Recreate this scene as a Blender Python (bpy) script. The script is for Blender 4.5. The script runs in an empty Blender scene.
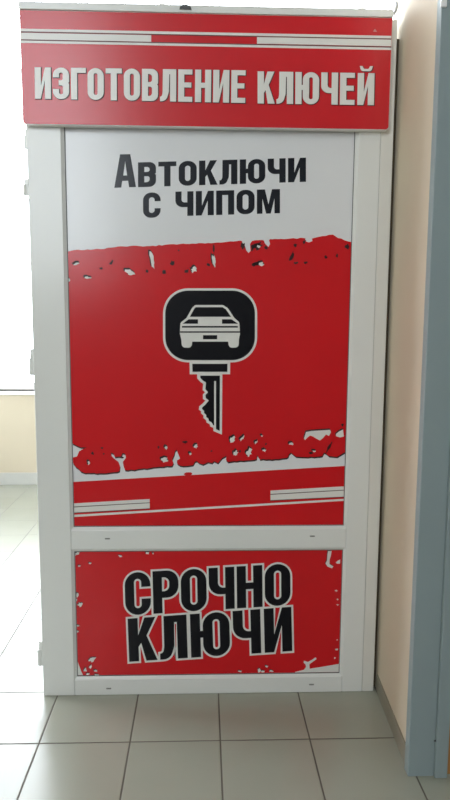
import bpy, math, random
from mathutils import Vector, Matrix
from mathutils.geometry import tessellate_polygon

random.seed(7)
S = bpy.context.scene
COL = S.collection

# ------------------------------------------------------------------ camera
F, TILT, ROLL, YAW, H = 650.5, 0.12424, 0.00577, 0.03422, 1.3976
TILE, OX, OY = 0.3, -0.5400, 2.0134
cy, sy = math.cos(YAW), math.sin(YAW)
right = Vector((cy, -sy, 0)); fwd = Vector((sy, cy, 0)); up = Vector((0, 0, 1))
ct, st = math.cos(TILT), math.sin(TILT)
fwd, up = fwd*ct - up*st, up*ct + fwd*st
cr, sr = math.cos(ROLL), math.sin(ROLL)
right, up = right*cr + up*sr, up*cr - right*sr
cam = bpy.data.cameras.new('camera'); co = bpy.data.objects.new('camera', cam); COL.objects.link(co)
M = Matrix.Identity(4)
for i in range(3):
    M[i][0], M[i][1], M[i][2] = right[i], up[i], -fwd[i]
M.translation = (0, 0, H)
co.matrix_world = M
cam.sensor_fit = 'VERTICAL'; cam.sensor_height = 36; cam.lens = 36*F/800
cam.clip_start = .02
S.camera = co

def at(u, v, Y):
    """point of the upright plane y = Y where the photograph shows (u, v)"""
    d = right*((u-225)/F) - up*((v-400)/F) + fwd
    s = Y/d.y
    return Vector((d.x*s, Y, H + d.z*s))

# ------------------------------------------------------------------ materials
def mat(name, col, rough=.5, spec=.5, metal=0, noise=0, nscale=8, bump=0, bscale=60, coat=0):
    m = bpy.data.materials.new(name); m.use_nodes = True
    nt = m.node_tree; b = nt.nodes['Principled BSDF']
    b.inputs['Base Color'].default_value = (*col, 1)
    b.inputs['Roughness'].default_value = rough
    b.inputs['Specular IOR Level'].default_value = spec
    b.inputs['Metallic'].default_value = metal
    b.inputs['Coat Weight'].default_value = coat
    b.inputs['Coat Roughness'].default_value = .25
    tc = nt.nodes.new('ShaderNodeTexCoord')
    if noise:
        n = nt.nodes.new('ShaderNodeTexNoise'); n.inputs['Scale'].default_value = nscale
        n.inputs['Detail'].default_value = 4
        nt.links.new(tc.outputs['Object'], n.inputs['Vector'])
        mx = nt.nodes.new('ShaderNodeMix'); mx.data_type = 'RGBA'
        mx.inputs[6].default_value = (*[c*(1-noise) for c in col], 1)
        mx.inputs[7].default_value = (*[min(1, c*(1+noise)) for c in col], 1)
        nt.links.new(n.outputs['Fac'], mx.inputs[0])
        nt.links.new(mx.outputs[2], b.inputs['Base Color'])
    if bump:
        n2 = nt.nodes.new('ShaderNodeTexNoise'); n2.inputs['Scale'].default_value = bscale
        nt.links.new(tc.outputs['Object'], n2.inputs['Vector'])
        bp = nt.nodes.new('ShaderNodeBump'); bp.inputs['Strength'].default_value = bump
        bp.inputs['Distance'].default_value = .002
        nt.links.new(n2.outputs['Fac'], bp.inputs['Height'])
        nt.links.new(bp.outputs['Normal'], b.inputs['Normal'])
    return m

PVC = mat('white_pvc', (.72, .73, .71), .24, .42, noise=.03, nscale=3)
JAMB = mat('aged_white_pvc', (.68, .67, .63), .45, .5, noise=.07, nscale=5)
SHEET = mat('white_print_sheet', (.72, .73, .75), .22, .42)
RED = mat('red_print', (.58, .008, .013), .22, .34, noise=.05, nscale=4)
SIGNRED = mat('red_sign_film', (.56, .011, .018), .24, .42, noise=.05, nscale=4)
BLACK = mat('black_print', (.006, .006, .009), .22, .22)
INK = mat('charcoal_print', (.010, .012, .018), .22, .3)
EDGE = mat('dark_torn_ink', (.022, .005, .006), .45, .3)
LINE = mat('thin_dark_line', (.10, .05, .05), .45, .4)
CREAM = mat('white_print', (.72, .71, .68), .3, .5)
GASKET = mat('grey_gasket', (.10, .105, .11), .6, .3)
GAPSHADE = mat('brown_gap_shade', (.10, .08, .05), .8, .2)  # shade of the gap beside the jamb, put into a colour
JOINT = mat('pale_joint', (.36, .36, .34), .6, .3)
STEEL = mat('dull_steel', (.35, .36, .37), .4, .5, metal=.7)
SLOT = mat('drain_slot_grey', (.22, .22, .21), .6, .3)
WALLB = mat('beige_wall_paint', (.68, .60, .475), .7, .3, noise=.06, nscale=3, bump=.25, bscale=90)
WALLC = mat('cream_wall_paint', (.49, .43, .32), .7, .3, noise=.03, nscale=2)
PLASTER = mat('pale_plaster', (.46, .455, .43), .8, .2, noise=.03, nscale=2)
SKIRT = mat('beige_skirting_tile', (.27, .255, .20), .4, .5, noise=.1, nscale=12)
SKIRTG = mat('grey_skirting_tile', (.42, .42, .39), .4, .5, noise=.06, nscale=10)
BLUE = mat('blue_grey_paint', (.265, .325, .335), .5, .35, noise=.06, nscale=4)
WOOD = mat('orange_wood', (.42, .20, .06), .4, .5, noise=.25, nscale=14)
FRAMEW = mat('white_window_frame', (.86, .86, .86), .4, .5)
SCUFF = mat('pale_scuff', (.60, .25, .25), .5, .3)

def glass_mat():
    m = bpy.data.materials.new('window_glass'); m.use_nodes = True
    nt = m.node_tree; nt.nodes.clear()
    out = nt.nodes.new('ShaderNodeOutputMaterial'); mx = nt.nodes.new('ShaderNodeMixShader')
    t = nt.nodes.new('ShaderNodeBsdfTransparent'); g = nt.nodes.new('ShaderNodeBsdfGlossy')
    g.inputs['Roughness'].default_value = .02
    fr = nt.nodes.new('ShaderNodeFresnel'); fr.inputs['IOR'].default_value = 1.3
    nt.links.new(fr.outputs[0], mx.inputs[0]); nt.links.new(t.outputs[0], mx.inputs[1])
    nt.links.new(g.outputs[0], mx.inputs[2]); nt.links.new(mx.outputs[0], out.inputs[0])
    return m
GLASS = glass_mat()

def floor_mat():
    m = bpy.data.materials.new('grey_floor_tile'); m.use_nodes = True
    nt = m.node_tree; b = nt.nodes['Principled BSDF']; L = nt.links.new
    def N(t, **k):
        n = nt.nodes.new(t)
        for a, v in k.items(): setattr(n, a, v)
        return n
    tc = N('ShaderNodeTexCoord'); sep = N('ShaderNodeSeparateXYZ'); L(tc.outputs['Object'], sep.inputs[0])
    def axis(o, off):
        a = N('ShaderNodeMath', operation='SUBTRACT'); L(o, a.inputs[0]); a.inputs[1].default_value = off
        d = N('ShaderNodeMath', operation='DIVIDE'); L(a.outputs[0], d.inputs[0]); d.inputs[1].default_value = TILE
        r = N('ShaderNodeMath', operation='ROUND'); L(d.outputs[0], r.inputs[0])
        e = N('ShaderNodeMath', operation='SUBTRACT'); L(d.outputs[0], e.inputs[0]); L(r.outputs[0], e.inputs[1])
        ab = N('ShaderNodeMath', operation='ABSOLUTE'); L(e.outputs[0], ab.inputs[0])
        fl = N('ShaderNodeMath', operation='FLOOR'); L(d.outputs[0], fl.inputs[0])
        return ab.outputs[0], fl.outputs[0]
    ax, fx = axis(sep.outputs[0], OX); ay, fy = axis(sep.outputs[1], OY)
    mn = N('ShaderNodeMath', operation='MINIMUM'); L(ax, mn.inputs[0]); L(ay, mn.inputs[1])
    mr = N('ShaderNodeMapRange'); L(mn.outputs[0], mr.inputs[0])
    mr.inputs[1].default_value = .006; mr.inputs[2].default_value = .013
    cmb = N('ShaderNodeCombineXYZ'); L(fx, cmb.inputs[0]); L(fy, cmb.inputs[1])
    wn = N('ShaderNodeTexWhiteNoise'); L(cmb.outputs[0], wn.inputs[0])
    no = N('ShaderNodeTexNoise'); no.inputs['Scale'].default_value = 7; no.inputs['Detail'].default_value = 5
    L(tc.outputs['Object'], no.inputs['Vector'])
    ad = N('ShaderNodeMath', operation='ADD'); L(wn.outputs[0], ad.inputs[0]); L(no.outputs[0], ad.inputs[1])
    cr_ = N('ShaderNodeMapRange'); L(ad.outputs[0], cr_.inputs[0]); cr_.inputs[2].default_value = 2
    mx = N('ShaderNodeMix', data_type='RGBA'); L(cr_.outputs[0], mx.inputs[0])
    mx.inputs[6].default_value = (.315, .325, .27, 1); mx.inputs[7].default_value = (.365, .375, .315, 1)
    m2 = N('ShaderNodeMix', data_type='RGBA'); L(mr.outputs[0], m2.inputs[0])
    m2.inputs[6].default_value = (.10, .09, .07, 1); L(mx.outputs[2], m2.inputs[7])
    L(m2.outputs[2], b.inputs['Base Color'])
    rr_ = N('ShaderNodeMapRange'); L(mr.outputs[0], rr_.inputs[0])
    rr_.inputs[3].default_value = .7; rr_.inputs[4].default_value = .27
    b.inputs['Specular IOR Level'].default_value = .6
    L(rr_.outputs[0], b.inputs['Roughness'])
    bp = N('ShaderNodeBump'); bp.inputs['Strength'].default_value = .5; bp.inputs['Distance'].default_value = .002
    L(mr.outputs[0], bp.inputs['Height']); L(bp.outputs[0], b.inputs['Normal'])
    return m
TILEM = floor_mat()

# ------------------------------------------------------------------ mesh helpers
def base(o):
    p = o; loc = Vector((0, 0, 0))
    while p:
        loc += p.location; p = p.parent
    return loc

def link(name, verts, faces, m, parent=None, smooth=False):
    off = base(parent) if parent else Vector((0, 0, 0))
    me = bpy.data.meshes.new(name)
    me.from_pydata([tuple(Vector(v)-off) for v in verts], [], faces)
    me.validate(); me.update()
    import bmesh
    bm = bmesh.new(); bm.from_mesh(me); bmesh.ops.recalc_face_normals(bm, faces=bm.faces); bm.to_mesh(me); bm.free()
    me.materials.append(m)
    if smooth:
        for p in me.polygons: p.use_smooth = True
    o = bpy.data.objects.new(name, me); COL.objects.link(o)
    if parent: o.parent = parent
    return o

class MB:
    def __init__(s): s.v = []; s.f = []
    def add(s, v, f):
        n = len(s.v); s.v += [Vector(p) for p in v]; s.f += [tuple(i+n for i in q) for q in f]
    def box(s, x0, x1, y0, y1, z0, z1, c=0):
        """box with edges chamfered by c"""
        if c <= 0:
            s.add([(x, y, z) for x in (x0, x1) for y in (y0, y1) for z in (z0, z1)],
                  [(0, 1, 3, 2), (4, 6, 7, 5), (0, 4, 5, 1), (2, 3, 7, 6), (0, 2, 6, 4), (1, 5, 7, 3)])
            return
        import bmesh
        bm = bmesh.new(); bmesh.ops.create_cube(bm, size=1)
        for v in bm.verts:
            v.co = (x0+(v.co.x+.5)*(x1-x0), y0+(v.co.y+.5)*(y1-y0), z0+(v.co.z+.5)*(z1-z0))
        bmesh.ops.bevel(bm, geom=list(bm.edges), offset=c, segments=2, affect='EDGES', profile=.5)
        bm.verts.index_update()
        s.add([v.co.copy() for v in bm.verts], [[v.index for v in f.verts] for f in bm.faces]); bm.free()
    def prism(s, pts, z0, z1):
        n = len(pts)
        v = [(x, y, z0) for x, y in pts] + [(x, y, z1) for x, y in pts]
        f = [tuple(range(n)), tuple(range(n, 2*n))] + [(i, (i+1) % n, n+(i+1) % n, n+i) for i in range(n)]
        s.add(v, f)
    def tube(s, p0, p1, r0, r1=None, n=16):
        r1 = r0 if r1 is None else r1
        p0, p1 = Vector(p0), Vector(p1); d = (p1-p0).normalized()
        a = d.orthogonal().normalized(); b = d.cross(a)
        v = [p0+(a*math.cos(2*math.pi*i/n)+b*math.sin(2*math.pi*i/n))*r0 for i in range(n)]
        v += [p1+(a*math.cos(2*math.pi*i/n)+b*math.sin(2*math.pi*i/n))*r1 for i in range(n)]
        s.add(v, [tuple(range(n)), tuple(range(n, 2*n))]+[(i, (i+1) % n, n+(i+1) % n, n+i) for i in range(n)])
    def build(s, name, m, parent=None, smooth=False): return link(name, s.v, s.f, m, parent, smooth)

def dedupe(p):
    out = []
    for q in p:
        if not out or (Vector(q)-Vector(out[-1])).length > 1e-6: out.append(q)
    if len(out) > 1 and (Vector(out[0])-Vector(out[-1])).length < 1e-6: out.pop()
    return out

def film(name, shapes, Y, m, parent, thick=.0012, step=0):
    """flat print or cut lettering: shapes = [(outer, [holes])] in photograph coordinates on the plane y=Y"""
    verts = []; faces = []
    for si, (outer, holes) in enumerate(shapes):
        Ys = Y-si*step
        loops = [[at(u, v, Ys) for u, v in dedupe(l)] for l in [outer]+holes]
        flat = [p for l in loops for p in l]
        tris = tessellate_polygon([[Vector((p.x, p.z, 0)) for p in l] for l in loops])
        n = len(verts); k = len(flat)
        verts += flat + [p+Vector((0, thick, 0)) for p in flat]
        faces += [tuple(n+i for i in t) for t in tris]
        c = n
        for l in loops:
            for i in range(len(l)):
                j = (i+1) % len(l)
                faces.append((c+i, c+j, c+j+k, c+i+k))
            c += len(l)
    off = base(parent)
    me = bpy.data.meshes.new(name)
    me.from_pydata([tuple(Vector(v)-off) for v in verts], [], faces); me.update(); me.materials.append(m)
    o = bpy.data.objects.new(name, me); COL.objects.link(o); o.parent = parent
    return o

G = {}
def merge(name, objs):
    """one printed part out of several ink layers"""
    v = []; f = []; mi = []; mats = []
    for o in objs:
        n = len(v); v += [tuple(q.co) for q in o.data.vertices]
        mats.append(o.data.materials[0])
        for p in o.data.polygons: f.append(tuple(i+n for i in p.vertices)); mi.append(len(mats)-1)
    par = objs[0].parent
    me = bpy.data.meshes.new(name); me.from_pydata(v, [], f)
    for m in mats: me.materials.append(m)
    for p, i in zip(me.polygons, mi): p.material_index = i
    me.update()
    o = bpy.data.objects.new(name, me); COL.objects.link(o); o.parent = par
    for q in objs: bpy.data.objects.remove(q)
    return o

def thing(name, loc, label, cat):
    o = bpy.data.objects.new(name, None); COL.objects.link(o); o.location = loc
    o.empty_display_size = .1
    o['label'] = label; o['category'] = cat
    return o
def structure(o):
    o['kind'] = 'structure'; return o

# ------------------------------------------------------------------ 2D shapes
def fillet(pts, n=7):
    """polygon with per-corner radius: (x, y) or (x, y, r)"""
    out = []; N = len(pts)
    for i, p in enumerate(pts):
        r = p[2] if len(p) > 2 else 0
        P = Vector(p[:2])
        if r <= 0: out.append(tuple(P)); continue
        A = Vector(pts[i-1][:2])-P; B = Vector(pts[(i+1) % N][:2])-P
        a, b = A.normalized(), B.normalized()
        ang = a.angle(b, math.pi)
        if ang > 3.1: out.append(tuple(P)); continue
        d = min(r/math.tan(ang/2), A.length*.5 if len(pts[i-1]) > 2 else A.length, B.length*.5 if len(pts[(i+1) % N]) > 2 else B.length)
        rr = d*math.tan(ang/2)
        c = P+(a+b).normalized()*(rr/math.sin(ang/2))
        s0 = P+a*d-c; s1 = P+b*d-c
        a0 = math.atan2(s0.y, s0.x); a1 = math.atan2(s1.y, s1.x); da = (a1-a0+math.pi) % (2*math.pi)-math.pi
        for k in range(n+1):
            t = a0+da*k/n; out.append((c.x+rr*math.cos(t), c.y+rr*math.sin(t)))
    return dedupe(out)

def area(p): return sum(p[i-1][0]*p[i][1]-p[i][0]*p[i-1][1] for i in range(len(p)))/2
def offset(poly, d):
    """grow a closed polygon outward by d (negative shrinks)"""
    p = dedupe(poly); n = len(p); s = 1 if area(p) > 0 else -1; out = []
    for i in range(n):
        P = Vector(p[i]); e0 = (P-Vector(p[i-1])).normalized(); e1 = (Vector(p[(i+1) % n])-P).normalized()
        n0 = Vector((e0.y, -e0.x))*s; n1 = Vector((e1.y, -e1.x))*s
        b = n0+n1
        if b.length < .2: b = n0
        b.normalize(); k = max(.45, b.dot(n0))
        out.append(tuple(P+b*(d/k)))
    return out

# condensed bold capitals, each drawn as filleted contours in a box w x 1
def glyph(ch, w, t, b):
    R = min(.5*w, .30); r = max(.02, R-t*.8)
    mid = .52
    if ch in 'ИЙ':
        o = [(0, 0), (t*.95, 0), (w-t, .60), (w-t, 0), (w, 0), (w, 1), (w-t*.95, 1), (t, .40), (t, 1), (0, 1)]
        res = [(o, [])]
        if ch == 'Й':
            c = w*.5; res.append((fillet([(c-.19, 1.22), (c-.11, 1.22), (c-.07, 1.13, .05), (c+.07, 1.13, .05), (c+.11, 1.22), (c+.19, 1.22), (c+.15, 1.06, .09), (c-.15, 1.06, .09)]), []))
        return res
    if ch == 'З':
        o = [(0, .69), (t, .69), (t, 1-b, r), (w-t, 1-b, r), (w-t, mid+b*.5, r*.7), (w*.36, mid+b*.5), (w*.36, mid-b*.5),
             (w-t, mid-b*.5, r*.7), (w-t, b, r), (t, b, r), (t, .32), (0, .32), (0, 0, R), (w, 0, R), (w, mid-.01, .14), (w-.07*w, mid), (w, mid+.01, .14), (w, 1, R), (0, 1, R)]
        return [(fillet(o), [])]
    if ch == 'Г': return [([(0, 0), (t, 0), (t, 1-b), (w*.92, 1-b), (w*.92, 1), (0, 1)], [])]
    if ch == 'О':
        return [(fillet([(0, 0, R), (w, 0, R), (w, 1, R), (0, 1, R)]), [fillet([(t, b, r), (w-t, b, r), (w-t, 1-b, r), (t, 1-b, r)])])]
    if ch == 'С':
        o = [(0, 0, R), (w, 0, R), (w, .37), (w-t, .37), (w-t, b, r), (t, b, r), (t, 1-b, r), (w-t, 1-b, r), (w-t, .65), (w, .65), (w, 1, R), (0, 1, R)]
        return [(fillet(o), [])]
    if ch == 'Т': return [([(w/2-t/2, 0), (w/2+t/2, 0), (w/2+t/2, 1-b), (w, 1-b), (w, 1), (0, 1), (0, 1-b), (w/2-t/2, 1-b)], [])]
    if ch == 'В':
        o = [(0, 0), (w, 0, R*.8), (w, mid-.01, .13), (w-.08*w, mid), (w, mid+.01, .13), (w, 1, R*.8), (0, 1)]
        return [(fillet(o), [fillet([(t, b), (w-t, b, r), (w-t, mid-b*.45, r*.7), (t, mid-b*.45)]), fillet([(t, mid+b*.45), (w-t, mid+b*.45, r*.7), (w-t, 1-b, r), (t, 1-b)])])]
    if ch == 'Р':
        o = [(0, 0), (t, 0), (t, .36), (w, .36, R*.9), (w, 1, R*.9), (0, 1)]
        return [(fillet(o), [fillet([(t, .36+b), (w-t, .36+b, r), (w-t, 1-b, r), (t, 1-b)])])]
    if ch == 'Л':
        l = w*.17
        o = [(0, 0), (l+t*.55, 0, .2), (l+t, .3, .25), (l+t*1.06, 1-b), (w-t, 1-b), (w-t, 0), (w, 0), (w, 1), (l, 1), (l*.95, .3, .2), (l*.7, b*.95, .08), (0, b*.9)]
        return [(fillet(o), [])]
    if ch == 'Е':
        e = w*.88
        return [([(0, 0), (e, 0), (e, b), (t, b), (t, mid-b/2), (e*.93, mid-b/2), (e*.93, mid+b/2), (t, mid+b/2), (t, 1-b), (e, 1-b), (e, 1), (0, 1)], [])]
    if ch == 'Н': return [([(0, 0), (t, 0), (t, mid-b/2), (w-t, mid-b/2), (w-t, 0), (w, 0), (w, 1), (w-t, 1), (w-t, mid+b/2), (t, mid+b/2), (t, 1), (0, 1)], [])]
    if ch == 'П': return [([(0, 0), (t, 0), (t, 1-b), (w-t, 1-b), (w-t, 0), (w, 0), (w, 1), (0, 1)], [])]
    if ch == 'К':
        return [([(0, 0), (t, 0), (t, .33), (t+.10*w, .42), (w-t*1.05, 0), (w*1.03, 0), (w*.66, .58), (w, 1), (w-t*1.1, 1), (t, .60), (t, 1), (0, 1)], [])]
    if ch == 'Ю':
        W = w*1.42; x = W-w*.97
        o = [(0, 0), (t, 0), (t, mid-b/2), (x, mid-b/2), (x, 0, R), (W, 0, R), (W, 1, R), (x, 1, R), (x, mid+b/2), (t, mid+b/2), (t, 1), (0, 1)]
        return [(fillet(o), [fillet([(x+t, b, r), (W-t, b, r), (W-t, 1-b, r), (x+t, 1-b, r)])])]
    if ch == 'Ч':
        o = [(0, 1), (t, 1), (t, .36+b, r), (w-t, .36+b), (w-t, 1), (w, 1), (w, 0), (w-t, 0), (w-t, .36), (0, .36, R*.9)]
        return [(fillet(o), [])]
    if ch == 'М':
        W = w*1.28
        return [([(0, 0), (t*.9, 0), (t*.9, .62), (W/2-t*.38, 0), (W/2+t*.38, 0), (W-t*.9, .62), (W-t*.9, 0), (W, 0), (W, 1), (W-t*1.3, 1), (W/2, .38), (t*1.3, 1), (0, 1)], [])]
    if ch == 'А':
        c = w/2
        return [([(0, 0), (t*.98, 0), (t*1.12, .20), (w-t*1.12, .20), (w-t*.98, 0), (w, 0), (c+t*.72, 1), (c-t*.72, 1)], [[(t*1.26, .36), (w-t*1.26, .36), (c, .80)]])]
ADV = {'Г': .90, 'Е': .92, 'Ю': 1.42, 'М': 1.28}

def textline(s, quad, w, t, b, gap, space=.3, pieces=False):
    """letters laid into the quad (tl, tr, br, bl); returns shapes"""
    x = 0; items = []
    for ch in s:
        if ch == ' ': x += space; continue
        items.append((ch, x)); x += w*ADV.get(ch, 1)+gap
    total = x-gap
    tl, tr, br, bl = [Vector(q) for q in quad]
    out = []
    for ch, x0 in items:
        gl = glyph(ch, w, t, b)
        if pieces and ch == 'Ю':
            gl = [([(0, 0), (t, 0), (t, 1), (0, 1)], []), ([(t*.5, .44), (w*.7, .44), (w*.7, .6), (t*.5, .6)], [])]
            gl += [([(px_+.45*w, py_) for px_, py_ in o_], [[(px_+.45*w, py_) for px_, py_ in h_] for h_ in hs_]) for o_, hs_ in glyph('О', .97*w, t, b)]
        for o, hs in gl:
            def mp(p):
                a = (p[0]+x0)/total; k = p[1]
                return tuple((bl*(1-a)+br*a)*(1-k)+(tl*(1-a)+tr*a)*k)
            out.append(([mp(p) for p in o], [[mp(p) for p in h] for h in hs]))
    return out
def grow(shapes, d):
    res = []
    for o, hs in shapes:
        H2 = []
        for h in hs:
            q = offset(h, -d)
            if area(q)*area(h) > 0 and abs(area(q)) < abs(area(h)): H2.append(q)
        res.append((offset(o, d), H2))
    return res
def blob(cx, cy, rx, ry, rot=0, n=13, j=.42):
    a = math.radians(rot); p = []
    for i in range(n):
        q = 2*math.pi*i/n; k = 1+random.uniform(-j, j)
        x, y = rx*k*math.cos(q), ry*k*math.sin(q)
        p.append((cx+x*math.cos(a)-y*math.sin(a), cy+x*math.sin(a)+y*math.cos(a)))
    return p
def shift(p, dx, dy): return [(x+dx, y+dy) for x, y in p]
def rough(pts, step=3.0, amp=.55):
    """break straight runs of a torn edge into small jags"""
    out = []
    for (x0, y0), (x1, y1) in zip(pts[:-1], pts[1:]):
        L = math.hypot(x1-x0, y1-y0); n = max(1, int(L/step))
        for i in range(n):
            k = i/n; j = 0 if i == 0 else random.uniform(-amp, amp)
            out.append((x0+(x1-x0)*k, y0+(y1-y0)*k+j))
    out.append(pts[-1]); return out

# ------------------------------------------------------------------ room shell
XL, XR, YN, YF, ZC = -2.9, 2.6, -3.6, 5.42, 5.6
mb = MB(); mb.box(XL, XR, YN, YF, -.12, 0); structure(mb.build('floor', TILEM))
mb = MB(); mb.box(XL-.25, XR+.25, YN-.25, YF+.25, ZC, ZC+.15); structure(mb.build('ceiling', PLASTER))

SILL = at(18, 391, YF).z; LINT = 4.6
WX0, WX1 = -2.75, 2.4
mb = MB()
mb.box(XL-.25, XR, YF, YF+.25, -.12, SILL); mb.box(XL-.25, XR, YF, YF+.25, LINT, ZC)
mb.box(XL-.25, WX0, YF, YF+.25, SILL, LINT); mb.box(WX1, XR, YF, YF+.25, SILL, LINT)
structure(mb.build('wall_far', WALLC))
zb = at(18, 472.5, YF).z
mb = MB(); mb.box(XL, XR, YF-.018, YF, 0, zb, .003); structure(mb.build('baseboard_far', SKIRTG))

# far window: frame, mullions, transom, panes
def window(name, horizontal, a0, a1, z0, z1, posts, bars, pos, depth=.07, fw=.06, bw=.045):
    """horizontal: 'x' window runs along x at y=pos, 'y' runs along y at x=pos"""
    def bx(mbx, a, b, c, d, t0=0, t1=depth, ch=.006):
        if horizontal == 'x': mbx.box(a, b, pos+t0, pos+t1, c, d, ch)
        else: mbx.box(pos+t0, pos+t1, a, b, c, d, ch)
    f = MB()
    bx(f, a0, a1, z0, z0+fw); bx(f, a0, a1, z1-fw, z1); bx(f, a0, a0+fw, z0+fw, z1-fw); bx(f, a1-fw, a1, z0+fw, z1-fw)
    w = structure(f.build(name, FRAMEW))
    for p in posts:
        m_ = MB(); bx(m_, p-bw/2, p+bw/2, z0+fw, z1-fw); m_.build('mullion', FRAMEW, w)
    ed = [a0+fw]+sorted(posts)+[a1-fw]
    for z in bars:
        for e0, e1 in zip(ed[:-1], ed[1:]):
            m_ = MB(); bx(m_, e0+bw/2, e1-bw/2, z-bw/2, z+bw/2); m_.build('transom', FRAMEW, w)
    g = MB()
    for e0, e1 in zip(ed[:-1], ed[1:]): bx(g, e0, e1, z0+fw, z1-fw, depth*.45, depth*.55, 0)
    g.build('pane', GLASS, w)
    return w
zt = at(8, 71, YF+.1).z; xm = at(363, 4, YF+.1).x
window('window_1', 'x', WX0, WX1, SILL, LINT, [xm, xm-1.6, xm-3.2, xm-4.8], [zt], YF+.1, bw=.05)
m_ = MB(); m_.box(WX0, WX1, YF-.03, YF+.10, SILL-.03, SILL, .005); structure(m_.build('trim_1', FRAMEW))

# left wall with an added, unseen window that brightens the far floor
LY0, LY1 = 2.7, 5.3
mb = MB()
mb.box(XL-.25, XL, YN-.25, YF, -.12, .2); mb.box(XL-.25, XL, YN-.25, YF, 3.9, ZC)
mb.box(XL-.25, XL, YN-.25, LY0, .2, 3.9); mb.box(XL-.25, XL, LY1, YF, .2, 3.9)
structure(mb.build('wall_left', WALLC))
window('added_window_left', 'y', LY0, LY1, .2, 3.9, [4.0], [], XL-.14)

# wall behind the camera
NX0, NX1, NZ0, NZ1 = -2.75, -1.2, 1.9, 5.4
mb = MB()
mb.box(XL-.25, XR+.25, YN-.25, YN, -.12, NZ0); mb.box(XL-.25, XR+.25, YN-.25, YN, NZ1, ZC)
mb.box(XL-.25, NX0, YN-.25, YN, NZ0, NZ1); mb.box(NX1, XR+.25, YN-.25, YN, NZ0, NZ1)
structure(mb.build('wall_near', PLASTER))
window('added_window_near', 'x', NX0, NX1, NZ0, NZ1, [-2.0], [], YN-.14)  # added, unseen window; its reflection veils the panel's upper left
mb = MB(); mb.box(XR, XR+.25, YN, YF, -.12, ZC); structure(mb.build('wall_east', PLASTER))

# wall return on the right
PE = 2.40
CX, CY = .6455, 1.862           # its front corner
mb = MB(); mb.prism([(CX, CY), (.6655, 2.31), (.6655, PE), (1.0, PE), (1.0, CY)], -.12, ZC); structure(mb.build('wall_right', WALLB))
hb = .062
mb = MB(); mb.prism([(CX-.006, CY), (.6655-.006, 2.30), (.6655, 2.30), (CX, CY)], 0, hb); structure(mb.build('baseboard_right', SKIRT))
# door casing of the neighbouring doorway
p0 = at(407.8, 775.5, 1.826).x; p1 = at(432.3, 776, 1.826).x
mb = MB(); mb.box(p0, p1+.004, 1.826, CY, 0, 3.0, .002); structure(mb.build('trim_2', BLUE))
p2 = at(447.5, 778, 1.814).x
mb = MB(); mb.box(p1+.004, p2, 1.815, CY, 0, 3.0, .003); t3 = structure(mb.build('trim_3', BLUE))
mb = MB(); q = at(434, 741, 1.815); mb.tube((q.x+.003, 1.8155, q.z), (q.x+.003, 1.812, q.z), .0035, .002); mb.build('screw', GASKET, t3)
wt = at(441.5, 14, CY); mb = MB(); mb.box(p0-.004, p0+.012, 1.820, 1.8259, wt.z, 3.0, .001); structure(mb.build('white_strip', FRAMEW))  # narrow white strip at the casing's upper left edge
mb = MB(); mb.box(1.0, 1.0+.1, CY+.0, 2.4, -.12, ZC); mb.box(1.1, XR, 1.95, 2.4, 2.2, ZC); mb.box(1.75, XR, 1.95, 2.4, -.12, 2.2); mb.box(1.0, 1.1, 1.95, 2.4, -.12, 2.2)
structure(mb.build('wall_doorway', WALLB))
mb = MB(); mb.box(p2+.001, 1.75, 1.825, 1.861, .006, 2.2, .002); d1 = structure(mb.build('door_1', WOOD))
mb = MB(); mb.tube((1.68, 1.825, 1.0), (1.68, 1.79, 1.0), .012); mb.tube((1.68, 1.79, 1.0), (1.57, 1.79, 1.0), .010); mb.build('door_handle', STEEL, d1)

# ------------------------------------------------------------------ the white door with the key adverts
Y0 = 2.287; TH = .062; YP = Y0+.011
X0, X1 = -.591, .603; XJ = .6475
ZB, ZTOP = .0004, at(394, 19, Y0).z
D = thing('advertising_panel', (0.03, Y0+TH/2, 0), 'tall white plastic door-like panel on the floor, filled with red key adverts', 'panel')
ux0, ux1 = -.4755, .526
uz0, uz1 = at(200, 529.3, Y0).z, ZTOP-.13
lz0, lz1 = at(200, 678.3, Y0).z, at(200, 549, Y0).z
def member(name, x0, x1, z0, z1, m=PVC):
    b = MB(); b.box(x0, x1, Y0, Y0+TH, z0, z1, .003); return b.build(name, m, D)
member('stile', X0, ux0, ZB, ZTOP)
member('stile', ux1, X1, ZB, ZTOP)
member('bottom_rail', ux0, ux1, ZB, lz0)
member('middle_rail', ux0, ux1, lz1, uz0)
member('top_rail', ux0, ux1, uz1, ZTOP)
b = MB(); b.box(X1+.0008, XJ, Y0+.002, Y0+TH+.02, 0, ZTOP, .003); b.build('jamb', JAMB, D)
b = MB(); b.box(X1+.0002, X1+.0012, Y0+.004, Y0+TH, 0.002, ZTOP-.002); b.build('joint_strip', JOINT, D)

def bead(x0, x1, z0, z1):
    """sloped glazing bead round a panel with its dark gasket"""
    w = .009; g = MB()
    outer = [(x0, z0), (x1, z0), (x1, z1), (x0, z1)]
    inner = [(x0+w, z0+w), (x1-w, z0+w), (x1-w, z1-w), (x0+w, z1-w)]
    v = [(x, Y0+.0025, z) for x, z in outer]+[(x, YP-.002, z) for x, z in inner]+[(x, YP+.01, z) for x, z in inner]+[(x, YP+.01, z) for x, z in outer]
    f = []
    for i in range(4):
        j = (i+1) % 4
        f += [(i, j, 4+j, 4+i), (4+i, 4+j, 8+j, 8+i), (8+i, 8+j, 12+j, 12+i), (12+i, 12+j, j, i)]
    g.add(v, f); o = g.build('glazing_bead', PVC, D)
    k = MB(); e = .0022; a, bb, c, d = x0+w, x1-w, z0+w, z1-w
    k.box(a, a+e, YP-.0026, YP+.004, c, d); k.box(bb-e, bb, YP-.0026, YP+.004, c, d)
    k.box(a+e, bb-e, YP-.0026, YP+.004, c, c+e); k.box(a+e, bb-e, YP-.0026, YP+.004, d-e, d)
    k.build('gasket', GASKET, o)
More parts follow.
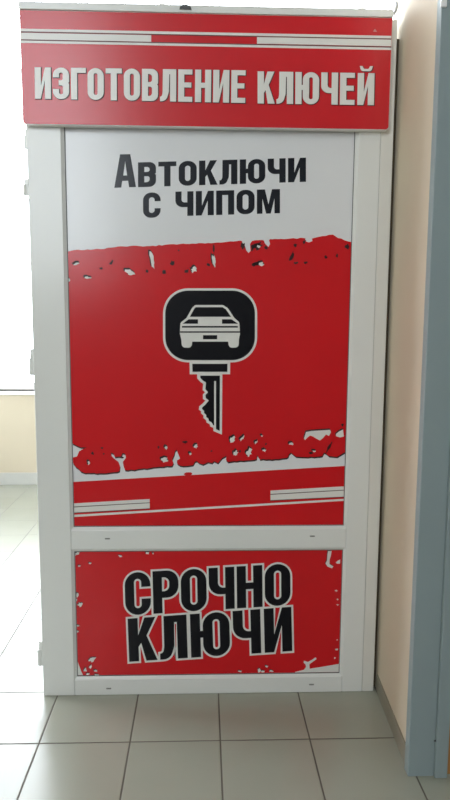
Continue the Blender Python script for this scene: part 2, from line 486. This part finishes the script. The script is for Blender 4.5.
bead(ux0, ux1, uz0, uz1); bead(ux0, ux1, lz0, lz1)

b = MB(); b.box(ux0+.005, ux1-.005, YP, YP+.024, uz0+.005, uz1-.005); UP = b.build('upper_advert_panel', SHEET, D)
UP['label'] = 'large printed panel reading Автоключи с чипом'
b = MB(); b.box(ux0+.005, ux1-.005, YP, YP+.024, lz0+.005, lz1-.005); LP = b.build('lower_advert_panel', SHEET, D)
LP['label'] = 'small red printed panel reading СРОЧНО КЛЮЧИ'
L = [YP-.0004*(i+1) for i in range(5)]     # stacked print layers
TK = .0004

# clip helpers: panel edges in photograph coordinates
def edge_u(side, v, x0, x1, z0, z1):
    """photograph column of a panel's side at row v"""
    x = x0 if side < 0 else x1
    lo, hi = 0., 450.
    for _ in range(40):
        mid = (lo+hi)/2
        if at(mid, v, YP).x < x: lo = mid
        else: hi = mid
    return lo
def UL(v): return edge_u(-1, v, ux0+.0115, 0, 0, 0)
def UR(v): return edge_u(1, v, 0, ux1-.0115, 0, 0)
def edge_v(u, z):
    lo, hi = 0., 800.
    for _ in range(40):
        mid = (lo+hi)/2
        if at(u, mid, YP).z > z: lo = mid
        else: hi = mid
    return lo

# upper red field with torn edges
top = rough([(UL(251), 251.5), (75, 250), (84, 250), (104, 249), (112, 247.5), (130, 246), (150, 246), (180, 244), (205, 243.5), (224, 242.3), (240, 240.5)])
top += [(242, 241), (242.5, 244), (245, 246), (246, 250), (248.5, 253), (250.5, 251), (250, 244), (252, 241), (255, 240.3), (262, 240), (264, 240.5), (264.5, 243), (267, 245.5),
        (268.5, 247), (270, 244), (269, 240), (270.5, 239)]
top += rough([(272, 239.3), (290, 238.5), (304, 238)])+[(305.5, 238.5), (305, 241), (309, 242.5), (312.5, 241), (312, 238.5)]
top += rough([(314, 238), (322, 236.2), (333, 234.6), (338, 238), (UR(242), 242)])
bot = [(UR(452), 452), (340, 455), (337, 456.8), (329, 456), (326, 453.5), (324, 452.5), (322, 456)]
bot += rough([(320, 456.4), (305, 457), (296, 456.5)])+[(294, 455), (291, 452.5), (289, 454), (288, 457)]
bot += rough([(286, 458), (275, 459), (260, 459.5)])+[(258.5, 457), (257, 455), (256.5, 459)]
bot += rough([(254, 459.8), (240, 460.5), (228, 462)])+[(226, 460), (226.5, 455.5), (222, 458), (218, 463), (214, 461), (212, 463)]
bot += [(208, 462), (203, 464.5), (199, 463), (197, 461), (195, 461.5), (193, 465)]+rough([(191, 465.3), (183, 466)])
bot += [(180, 465.5), (177, 463.5), (177, 460.5), (180, 458.5), (178, 453), (176.5, 449.5), (175, 451), (174, 455), (172, 459.5), (173.5, 463), (172, 466)]
bot += rough([(170, 466.2), (150, 468), (128, 470.3)])+[(125, 470), (123.5, 466), (122.8, 462), (126, 457.5), (125, 453.5), (122.5, 453), (121, 456.5), (118, 456.5), (115, 457),
        (113.5, 453.5), (111, 452.5), (111, 455.5), (114, 458.5), (118.5, 462), (120, 466), (119.5, 471)]
bot += rough([(117, 472), (100, 473.2), (85, 473)])+[(81, 471.5), (79, 469), (76, 467), (UL(466), 463), (UL(457), 457.5), (77, 456.5), (79, 451.5), (82, 449.5), (87, 447.3), (81, 447.3), (77.5, 446), (UL(443), 443.5)]
red_field = top+bot
holes_w = []      # (white hole, dark rim)
for a in [(76, 264, 2.6, 1.4, -20), (69, 280, .9, 1.6, 0), (87, 277.6, 3.8, 1.5, 10), (130.5, 272.6, 4.6, 3.1, 20), (193.8, 269.8, 2.8, 2.6, 0),
          (152.3, 260.5, 1.9, 7.2, -12), (213.8, 262.2, 1.6, 6.0, -8), (261.5, 264.5, 2.2, 2.3, 0), (258.5, 246.5, 1.6, 1.2, 0),
          (89, 463, 1.0, 1.8, 0), (164.8, 459.3, 3.0, 2.6, 0), (166.3, 447.8, 1.4, 1.5, 0), (196, 446.4, 2.0, 1.9, -30), (190.5, 454, 1.1, 1.1, 0),
          (232.7, 439.6, 2.1, 3.0, 20), (235.8, 453.5, 1.9, 3.0, 15), (242.5, 438, .9, 3.4, 40), (248.8, 453, 2.6, 4.0, 20), (256, 442.5, .8, 2.0, 40), (264.5, 450.5, 1.7, 1.2, 20),
          (291, 443.6, 2.6, 1.5, 0), (314, 451.4, 1.6, .9, 0), (262, 436, .8, .7, 0)]:
    holes_w.append(blob(*a))
big_white = [
    [(304, 438.5), (306, 432), (311, 431), (320, 430.5), (330, 429.8), (331, 432), (329, 436), (326, 434.5), (323, 438), (320, 440.5), (317, 439), (313, 436.5), (310, 435.5), (307, 438), (305, 440)],
    [(336, 434), (339, 431.5), (343, 429.5), (343.8, 436.5), (340, 437.5), (336, 436.2)],
]
dark_specks = [blob(a[0], a[1], a[2]*1.25, a[3]*1.25, a[4]) for a in [(111, 263, 1.2, 2.2, 30), (101.5, 268.5, 1.2, 1, 0), (147, 271, 1.5, 1.5, 0), (172.5, 263, 1.7, 1.7, 0), (164, 272, 1.6, 1.3, 0), (178.5, 250.5, .7, .7, 0), (186.5, 271, 2.0, 1.3, -20),
               (208.5, 264.5, 1.3, 1.3, 0), (213.8, 249, .7, 4.0, 0), (257, 245.8, 4.0, 2.6, -25), (243, 246, 1.7, 2.4, 0), (252.5, 249, 1.0, 2.2, 20), (266, 247.5, 1.2, 1.6, 0), (257.5, 264, 3.6, 1.4, -10), (304, 242, .9, 1.8, 0), (253.5, 264.5, 1.6, 1.4, 0), (295, 245, 1.6, 1.3, 0), (291.5, 256.5, 1.3, 4.0, 25),
               (296, 263, 1.4, 1.1, 0), (306, 262.5, 1.3, 1.1, 0), (325.7, 257, 1.2, 1.2, 0), (337, 255.5, .9, 1.9, 10), (347, 246.5, 1.5, 2.2, 0),
               (92.5, 453.5, 1.2, 1.2, 0), (102, 448, .9, .9, 0), (103.5, 454, .7, .7, 0), (158.5, 447, .8, 1.2, 0), (185, 442, 1.8, 1.1, 0), (211.5, 451, .8, .8, 0), (329, 447, 1.0, 4.2, 25), (266, 444, .8, .8, 0),
               (121.5, 457.2, 1.6, 1.0, 0), (240, 451, .9, .9, 0), (311, 452.8, 1.8, .9, 0), (342.5, 425, 1, 1.2, 0)]]
rim = [(shift(red_field, .5, 1.5), [])]
G.setdefault('print_UP', []).append(film('torn_edge', rim, L[0], EDGE, UP, TK))
lowline = [(UL(482), 482), (UR(466), 466)]
def low(u, d): return (u, 482+(u-73)*(465.8-482)/(343.5-73)+d)
def panel_bottom(u): return edge_v(u, uz0+.0115)
sec = [(UL(482), 482), (UR(466), 466), (UR(521), panel_bottom(UR(521))), (UL(526), panel_bottom(UL(526)))]
G.setdefault('print_UP', []).append(film('red_field', [(red_field, []), (sec, []), (blob(188, 473.9, 4.6, 1.5, -4, j=.12), [])], L[1], RED, UP, TK))
G.setdefault('print_UP', []).append(film('dark_flecks', [(shift(offset(h, .5), -.9, -1.3), []) for h in holes_w]+[(shift(offset(h, .3), -.5, -1.2), []) for h in big_white]+[(d, []) for d in dark_specks], L[2], EDGE, UP, TK))
G.setdefault('print_UP', []).append(film('white_flecks', [(h, []) for h in holes_w+big_white], L[3], CREAM, UP, TK))
# stripes
def strip(ua, ub, va0, vb0, va1, vb1): return ([(ua, va0), (ub, vb0), (ub, vb1), (ua, va1)], [])
sL, sR = UL(510), UR(495)
G.setdefault('print_UP', []).append(film('stripes', [strip(sL, 149.7, 503.4, 499.0, 513.0, 508.8), strip(270.5, sR, 490.6, 486.4, 500.6, 497.2), strip(sL, sR, 514.8, 498.8, 517.0, 500.9)], L[2], CREAM, UP, TK))
G.setdefault('print_UP', []).append(film('stripe_lines', [strip(sL, 149.7, 506.6, 502.4, 507.4, 503.1), strip(sL, 149.7, 512.6, 508.3, 513.4, 509), strip(270.5, sR, 494.0, 489.8, 494.8, 490.5), strip(270.5, sR, 500.2, 496.6, 500.9, 497.2)], L[3], LINE, UP, TK))

# headline
head = textline('ВТОКЛЮЧИ', ((138, 162.4), (306, 157.6), (306, 181.8), (138, 187.2)), .64, .225, .19, .085)
A = textline('А', ((114.3, 154.5), (136, 154), (136, 187), (114.3, 187.8)), .66, .215, .2, 0)
sub1 = textline('С', ((143, 192.8), (160.6, 192.2), (160.6, 217.5), (143, 218)), .66, .225, .19, 0)
sub2 = textline('ЧИПОМ', ((175.4, 191.6), (280, 189), (280, 213.2), (175.4, 216.2)), .66, .225, .19, .085)
film('lettering', A+head+sub1+sub2, L[0], INK, UP, TK)

# key with the car
def rrect(x0, y0, x1, y1, r): return fillet([(x0, y0, r), (x1, y0, r), (x1, y1, r), (x0, y1, r)], 12)
body = rrect(163, 288.3, 257.2, 362.4, 25)
blade = [(197, 372), (197.2, 378.5), (200.5, 382), (203.2, 383.8), (202.6, 390), (205, 392.3), (202.8, 394.5), (203, 399), (205.5, 400.5), (202, 404), (199.4, 406.2), (198.8, 409.5), (201.3, 411.5), (200.8, 413),
         (203.5, 415.5), (203.3, 418), (206, 420), (206.5, 422.5), (209.5, 424), (210.3, 426.5), (213.2, 427.8), (213.4, 431), (221.9, 434.6), (222.4, 372)]
collar = [(189.5, 361), (230.3, 361), (230.1, 374.3), (189.7, 374.3)]
G.setdefault('key', []).append(film('key_outline', [(body, []), (collar, []), (blade, [])], L[2], CREAM, UP, TK, .00004))
inblade = [(200.2, 375.6), (200.4, 378), (203, 380.6), (206, 382.5), (205.4, 389.2), (208, 392.2), (205.4, 395.2), (205.8, 398), (208.8, 400.5), (204.8, 405.2), (202.2, 407.4), (202, 409), (204.2, 411), (204, 413),
           (206.2, 414.8), (206.2, 417), (208.4, 418.6), (209, 421), (211.5, 422.3), (213.2, 425), (214.1, 425.6), (214.1, 381), (216.0, 381), (216.0, 427.5), (216.2, 429.3), (219.7, 430.8), (219.9, 375.6)]
G.setdefault('key', []).append(film('key', [(offset(body, -2.3), []), ([(192.3, 363.8), (227.5, 363.8), (227.3, 371.8), (192.5, 371.8)], []), (inblade, [])], L[3]-.0002, BLACK, UP, TK))
car = fillet([(195, 305, 3), (223, 305, 3), (227.8, 308, 3), (234.3, 317.8, 2), (239.3, 322.2, 3), (240, 333.5, 1), (238.9, 339.5), (238.6, 347.5, 3.5), (229, 347.8, 3.5), (228.2, 341.6), (192.2, 341.6), (191.6, 347.8, 3.5), (181.9, 347.5, 3.5), (181.3, 339.5), (179.8, 333.5, 1), (180.4, 322.8, 3), (186.6, 317.8, 2), (192, 308, 3)], 5)
G.setdefault('car', []).append(film('car_symbol', [(car, [])], L[4], CREAM, UP, TK))
cuts = [fillet([(195.4, 307.2, 2), (222.5, 307.2, 2), (225.8, 309.2, 2), (231, 316.8), (189.8, 316.8), (194, 309.2, 2)], 4),
        [(182.6, 323.7), (188.6, 319.3), (198, 319.3), (198, 323.7)], [(222, 319.3), (231.5, 319.3), (238, 323.7), (222, 323.7)],
        [(182, 326), (237.8, 326), (237.8, 327.6), (182, 327.6)], [(180, 331.3), (240, 331.3), (240, 332.7), (180, 332.7)], [(203, 335.2), (217.2, 335.2), (217.2, 339.3), (203, 339.3)]]
G.setdefault('car', []).append(film('car_details', [(c, []) for c in cuts], L[4]-.0004, BLACK, UP, TK))

# lower panel
lu0 = lambda v: edge_u(-1, v, ux0+.0115, 0, 0, 0)
lu1 = lambda v: edge_u(1, v, 0, ux1-.0115, 0, 0)
zt_, zb_ = lz1-.0115, lz0+.0115
vt = lambda u: edge_v(u, zt_); vb = lambda u: edge_v(u, zb_)
G.setdefault('print_LP', []).append(film('red_field', [([(lu0(552), vt(75)), (lu1(549), vt(342)), (lu1(671), vb(338)), (lu0(675), vb(78))], [])], L[0], RED, LP, TK))
wl = [[(295, vb(295)-.6), (304, 669.8), (306, 667), (305.6, 664.6), (303.6, 662.6), (304, 660.8), (308, 662), (312.5, 659.5), (315.5, 657.4), (316.6, 659), (312.5, 662), (309.4, 664.2), (309.6, 668.8), (320, 667.2), (lu1(664), 664), (lu1(671)-.1, vb(338)-.1), (295, vb(295)-.1)],
      [(76.2, 659), (78.2, 663), (79.6, 667), (81.2, 671.5), (83, vb(83)-.2), (lu0(675)+.1, vb(77)-.2)],
      fillet([(328, 551), (331.6, 551), (330.8, 556, 1), (329.6, 560), (329.4, 564, 1), (333.4, 566.4), (332, 568.4), (327.5, 566.6, 1), (325.4, 563.5, 1), (327, 560.5), (327.4, 555)]),
      [(335.6, 562.6), (338, 560.6), (340.2, 559.6), (340, 563.6), (337.4, 563.8)]]
for a in [(92, 659.3, 3.6, 2.2, -25), (85.2, 670, 1.6, 2, 20), (90.5, 667, 1.2, 1.9, 35), (95.4, 670.8, 1.6, .9, 0), (88, 674, 1.8, .9, 0), (97, 675.4, 1.8, 1.1, 0), (77.4, 595, 1.0, 2.6, 15), (80.4, 604.6, 2.6, 1.9, -10), (76.4, 600, .7, 1.4, 0),
          (77.6, 625.8, 1.8, .9, 0), (76.9, 632, 1.7, 1.1, -30), (77, 553.6, 2.2, 1.2, -30), (120, 556, 1.9, .9, 25), (90, 563.4, 1.2, .8, 0), (79.3, 566, 1.2, .8, 0), (147, 553, 2, 1.0, 0), (153, 553.6, 1, .8, 0),
          (240, 671.4, 1.6, .9, 0), (259.4, 670.2, 1.5, 2.0, 0), (266.7, 666.5, 1.4, .9, 0), (271.5, 671, 1.8, .9, 0), (263, 671.5, 2, .8, 0), (336.3, 590.8, 1.1, .9, 0), (337.6, 599.4, .7, .7, 0), (337.6, 604.8, 1.2, .8, 0), (336.6, 649.6, 1.2, .9, 0), (335, 658, .8, .9, 0), (337.2, 640, .6, .6, 0)]:
    wl.append(blob(*a))
G.setdefault('print_LP', []).append(film('dark_flecks', [(shift(offset(h, .2), -.45, -.7), []) for h in wl[2:] if h[0][0] < 332], L[1], EDGE, LP, TK))
G.setdefault('print_LP', []).append(film('white_flecks', [(h, []) for h in wl], L[2], CREAM, LP, TK))
o1 = textline('СРОЧНО', ((124.4, 573), (290.3, 563.4), (290.5, 605), (125.6, 615.6)), .60, .215, .155, .055, pieces=True)
o2 = textline('КЛЮЧИ', ((127.6, 618.8), (291.3, 606.8), (292.3, 651), (129.3, 661.8)), .60, .215, .155, .075, pieces=True)
q1 = textline('СРОЧНО', ((124.4, 573), (290.3, 563.4), (290.5, 605), (125.6, 615.6)), .60, .215, .155, .055)
q2 = textline('КЛЮЧИ', ((127.6, 618.8), (291.3, 606.8), (292.3, 651), (129.3, 661.8)), .60, .215, .155, .075)
G.setdefault('let_LP', []).append(film('lettering_outline', grow(o1, 1.9)+grow(o2, 1.9), L[3], CREAM, LP, TK, .00004))
G.setdefault('let_LP', []).append(film('lettering', q1+q2, L[4]-.0006, BLACK, LP, TK))

for g, nm in [('print_UP', 'torn_red_print'), ('key', 'key_symbol'), ('car', 'car_symbol'), ('print_LP', 'torn_red_print'), ('let_LP', 'lettering')]: merge(nm, G[g])
b = MB(); b.box(XJ+.0005, .664, Y0+.035, Y0+.065, 0, at(396, 34, Y0).z, .002); b.build('gap_shade', GAPSHADE, D)  # dark strip added to stand in for the shade between jamb and wall
# drain slot caps
for u, v in [(107.5, 538.6), (312.3, 536.2), (108.8, 688.4), (311.5, 684.4)]:
    c = at(u, v, Y0); b = MB(); b.box(c.x-.009, c.x+.009, Y0-.0025, Y0+.001, c.z-.0025, c.z+.0025, .001); b.build('drain_cap', SLOT, D)
# hinges on the free left edge
for v0, v1, out in [(128, 149, .012), (178, 196, .020), (349, 377, .019), (643.5, 668.5, .022)]:
    za, zb2 = at(32, v0, Y0).z, at(32, v1, Y0).z
    b = MB(); h = za-zb2
    b.tube((X0-out*.55, Y0+.018, zb2+h*.05), (X0-out*.55, Y0+.018, za-h*.32), out*.5)
    b.tube((X0-out*.42, Y0+.018, za-h*.30), (X0-out*.42, Y0+.018, za), out*.40, out*.28)
    b.box(X0-out*.6, X0+.002, Y0+.010, Y0+.028, zb2+h*.08, za-h*.06, .0015)
    b.build('hinge', PVC, D)

# ------------------------------------------------------------------ sign board over the door
YS = 2.258; YB = Y0-.0015
a = at(19, 8.4, YS); c = at(389, 130, YS); ztop = at(205, 5.6, YS).z
sx0, sx1 = -.590, c.x
sx0 = (at(18.6, 40, YS).x+at(24, 122, YS).x)/2
sz0 = at(200, 127, YS).z; szr = at(200, 13.3, YS).z
SG = thing('sign_board', ((sx0+sx1)/2, (YS+YB)/2, sz0), 'wide red shop sign reading ИЗГОТОВЛЕНИЕ КЛЮЧЕЙ, mounted across the top of the white panel', 'sign')
pts = fillet([(sx0, sz0, .012), (sx1, sz0, .012), (sx1, szr), (sx0, szr)], 6)
n = len(pts)
link('board', [(x, YS+.002, z) for x, z in pts]+[(x, YB, z) for x, z in pts], [tuple(range(n)), tuple(range(n, 2*n))]+[(i, (i+1) % n, n+(i+1) % n, n+i) for i in range(n)], CREAM, SG)
ins = offset(pts, -.0022)
nn = len(ins)
FM = link('red_face', [(x, YS, z) for x, z in ins]+[(x, YS+.0025, z) for x, z in ins], [tuple(range(nn)), tuple(range(nn, 2*nn))]+[(i, (i+1) % nn, nn+(i+1) % nn, nn+i) for i in range(nn)], SIGNRED, SG)
b = MB(); b.box(sx0-.001, sx1+.001, YS-.004, YB, szr, ztop, .002); b.build('top_rail', PVC, SG)
L2 = [YS-.0005*(i+1) for i in range(4)]
def su(side, v):
    x = sx0+.003 if side < 0 else sx1-.003
    lo, hi = 0., 450.
    for _ in range(40):
        mid = (lo+hi)/2
        if at(mid, v, YS).x < x: lo = mid
        else: hi = mid
    return lo
def hline(ua, ub, off, th):
    """band parallel to the sign's edges: y at left edge u=20 given by off"""
    f = lambda u, o: o+(u-20)*.0195
    return ([(ua, f(ua, off)), (ub, f(ub, off)), (ub, f(ub, off+th)), (ua, f(ua, off+th))], [])
l0, r0 = su(-1, 36), su(1, 42)
G.setdefault('stripes_SG', []).append(film('stripes', [hline(l0, r0, 28.6, 2.6), hline(l0, 151.2, 32.6, 6.6), hline(257, r0, 32.4, 6.6), hline(l0, r0, 40.4, 2.4)], L2[0], CREAM, SG, .0005))
G.setdefault('stripes_SG', []).append(film('stripe_lines', [hline(l0, r0, 31.4, .8), hline(l0, r0, 39.4, .8)], L2[1], LINE, SG, .0005))
w1 = textline('ИЗГОТОВЛЕНИЕ', ((34.6, 67.2), (246.3, 70.3), (245.8, 103), (35, 98.6)), .49, .185, .155, .062)
w2 = textline('КЛЮЧЕЙ', ((257.6, 71.3), (374.6, 73.2), (373.9, 105.2), (257.6, 103.4)), .49, .185, .155, .062)
G.setdefault('let_SG', []).append(film('letter_rim', [(shift(o, .5, .35), [shift(h, .5, .35) for h in hs]) for o, hs in grow(w1+w2, .45)], L2[1], EDGE, SG, .0005))  # thin dark outline printed behind the letters
G.setdefault('let_SG', []).append(film('lettering', w1+w2, L2[2], CREAM, SG, .0005))
G.setdefault('stripes_SG', []).append(film('scuff', [([(373, 31.5), (375, 28.6), (377, 31.8)], [])], L2[1], SCUFF, SG, .0004))
merge('stripes', G['stripes_SG']); merge('lettering', G['let_SG'])
q = at(185.5, 10.2, YS); arc = [(q.x+.019*math.cos(math.pi*k/14), q.z+.014*math.sin(math.pi*k/14)) for k in range(15)]
link('hanging_stud', [(x, YS-.009, z) for x, z in arc]+[(x, YS-.0035, z) for x, z in arc], [tuple(range(15)), tuple(range(15, 30))]+[(k, (k+1) % 15, 15+(k+1) % 15, 15+k) for k in range(15)], GASKET, SG)
# curved bracket at the sign's upper right corner
bp_ = [at(u, v, Y0+.02) for u, v in [(396.6, 2), (397, 6), (396, 10.5), (393.6, 14), (391, 17)]]
b = MB()
for p, r in zip(bp_[:-1], bp_[1:]): b.tube(p, r, .0045, .0045, 10)
b.build('corner_bracket', STEEL, D)

# ------------------------------------------------------------------ light: daylight through the far window and two added ones
W = bpy.data.worlds.new('sky'); S.world = W; W.use_nodes = True
bg = W.node_tree.nodes['Background']; bg.inputs[0].default_value = (.86, .93, 1, 1); bg.inputs[1].default_value = 23.0
def portal(loc, rot, sx, sy):
    l = bpy.data.lights.new('daylight_portal', 'AREA'); l.shape = 'RECTANGLE'; l.size = sx; l.size_y = sy; l.cycles.is_portal = True
    o = bpy.data.objects.new('daylight_portal', l); COL.objects.link(o); o.location = loc; o.rotation_euler = rot
portal(((WX0+WX1)/2, YF+.24, (SILL+LINT)/2), (-math.pi/2, 0, 0), WX1-WX0, LINT-SILL)
portal(((NX0+NX1)/2, YN-.24, (NZ0+NZ1)/2), (math.pi/2, 0, 0), NX1-NX0, NZ1-NZ0)
portal((XL-.24, (LY0+LY1)/2, 2.05), (math.pi/2, 0, math.pi/2), LY1-LY0, 3.7)

vs = S.view_settings
S.display_settings.display_device = 'sRGB'
vs.view_transform = 'Standard'; vs.look = 'None'; vs.exposure = -0.87; vs.gamma = 1; vs.use_curve_mapping = False
S.cycles.use_denoising = True
S.cycles.max_bounces = 10; S.cycles.diffuse_bounces = 6
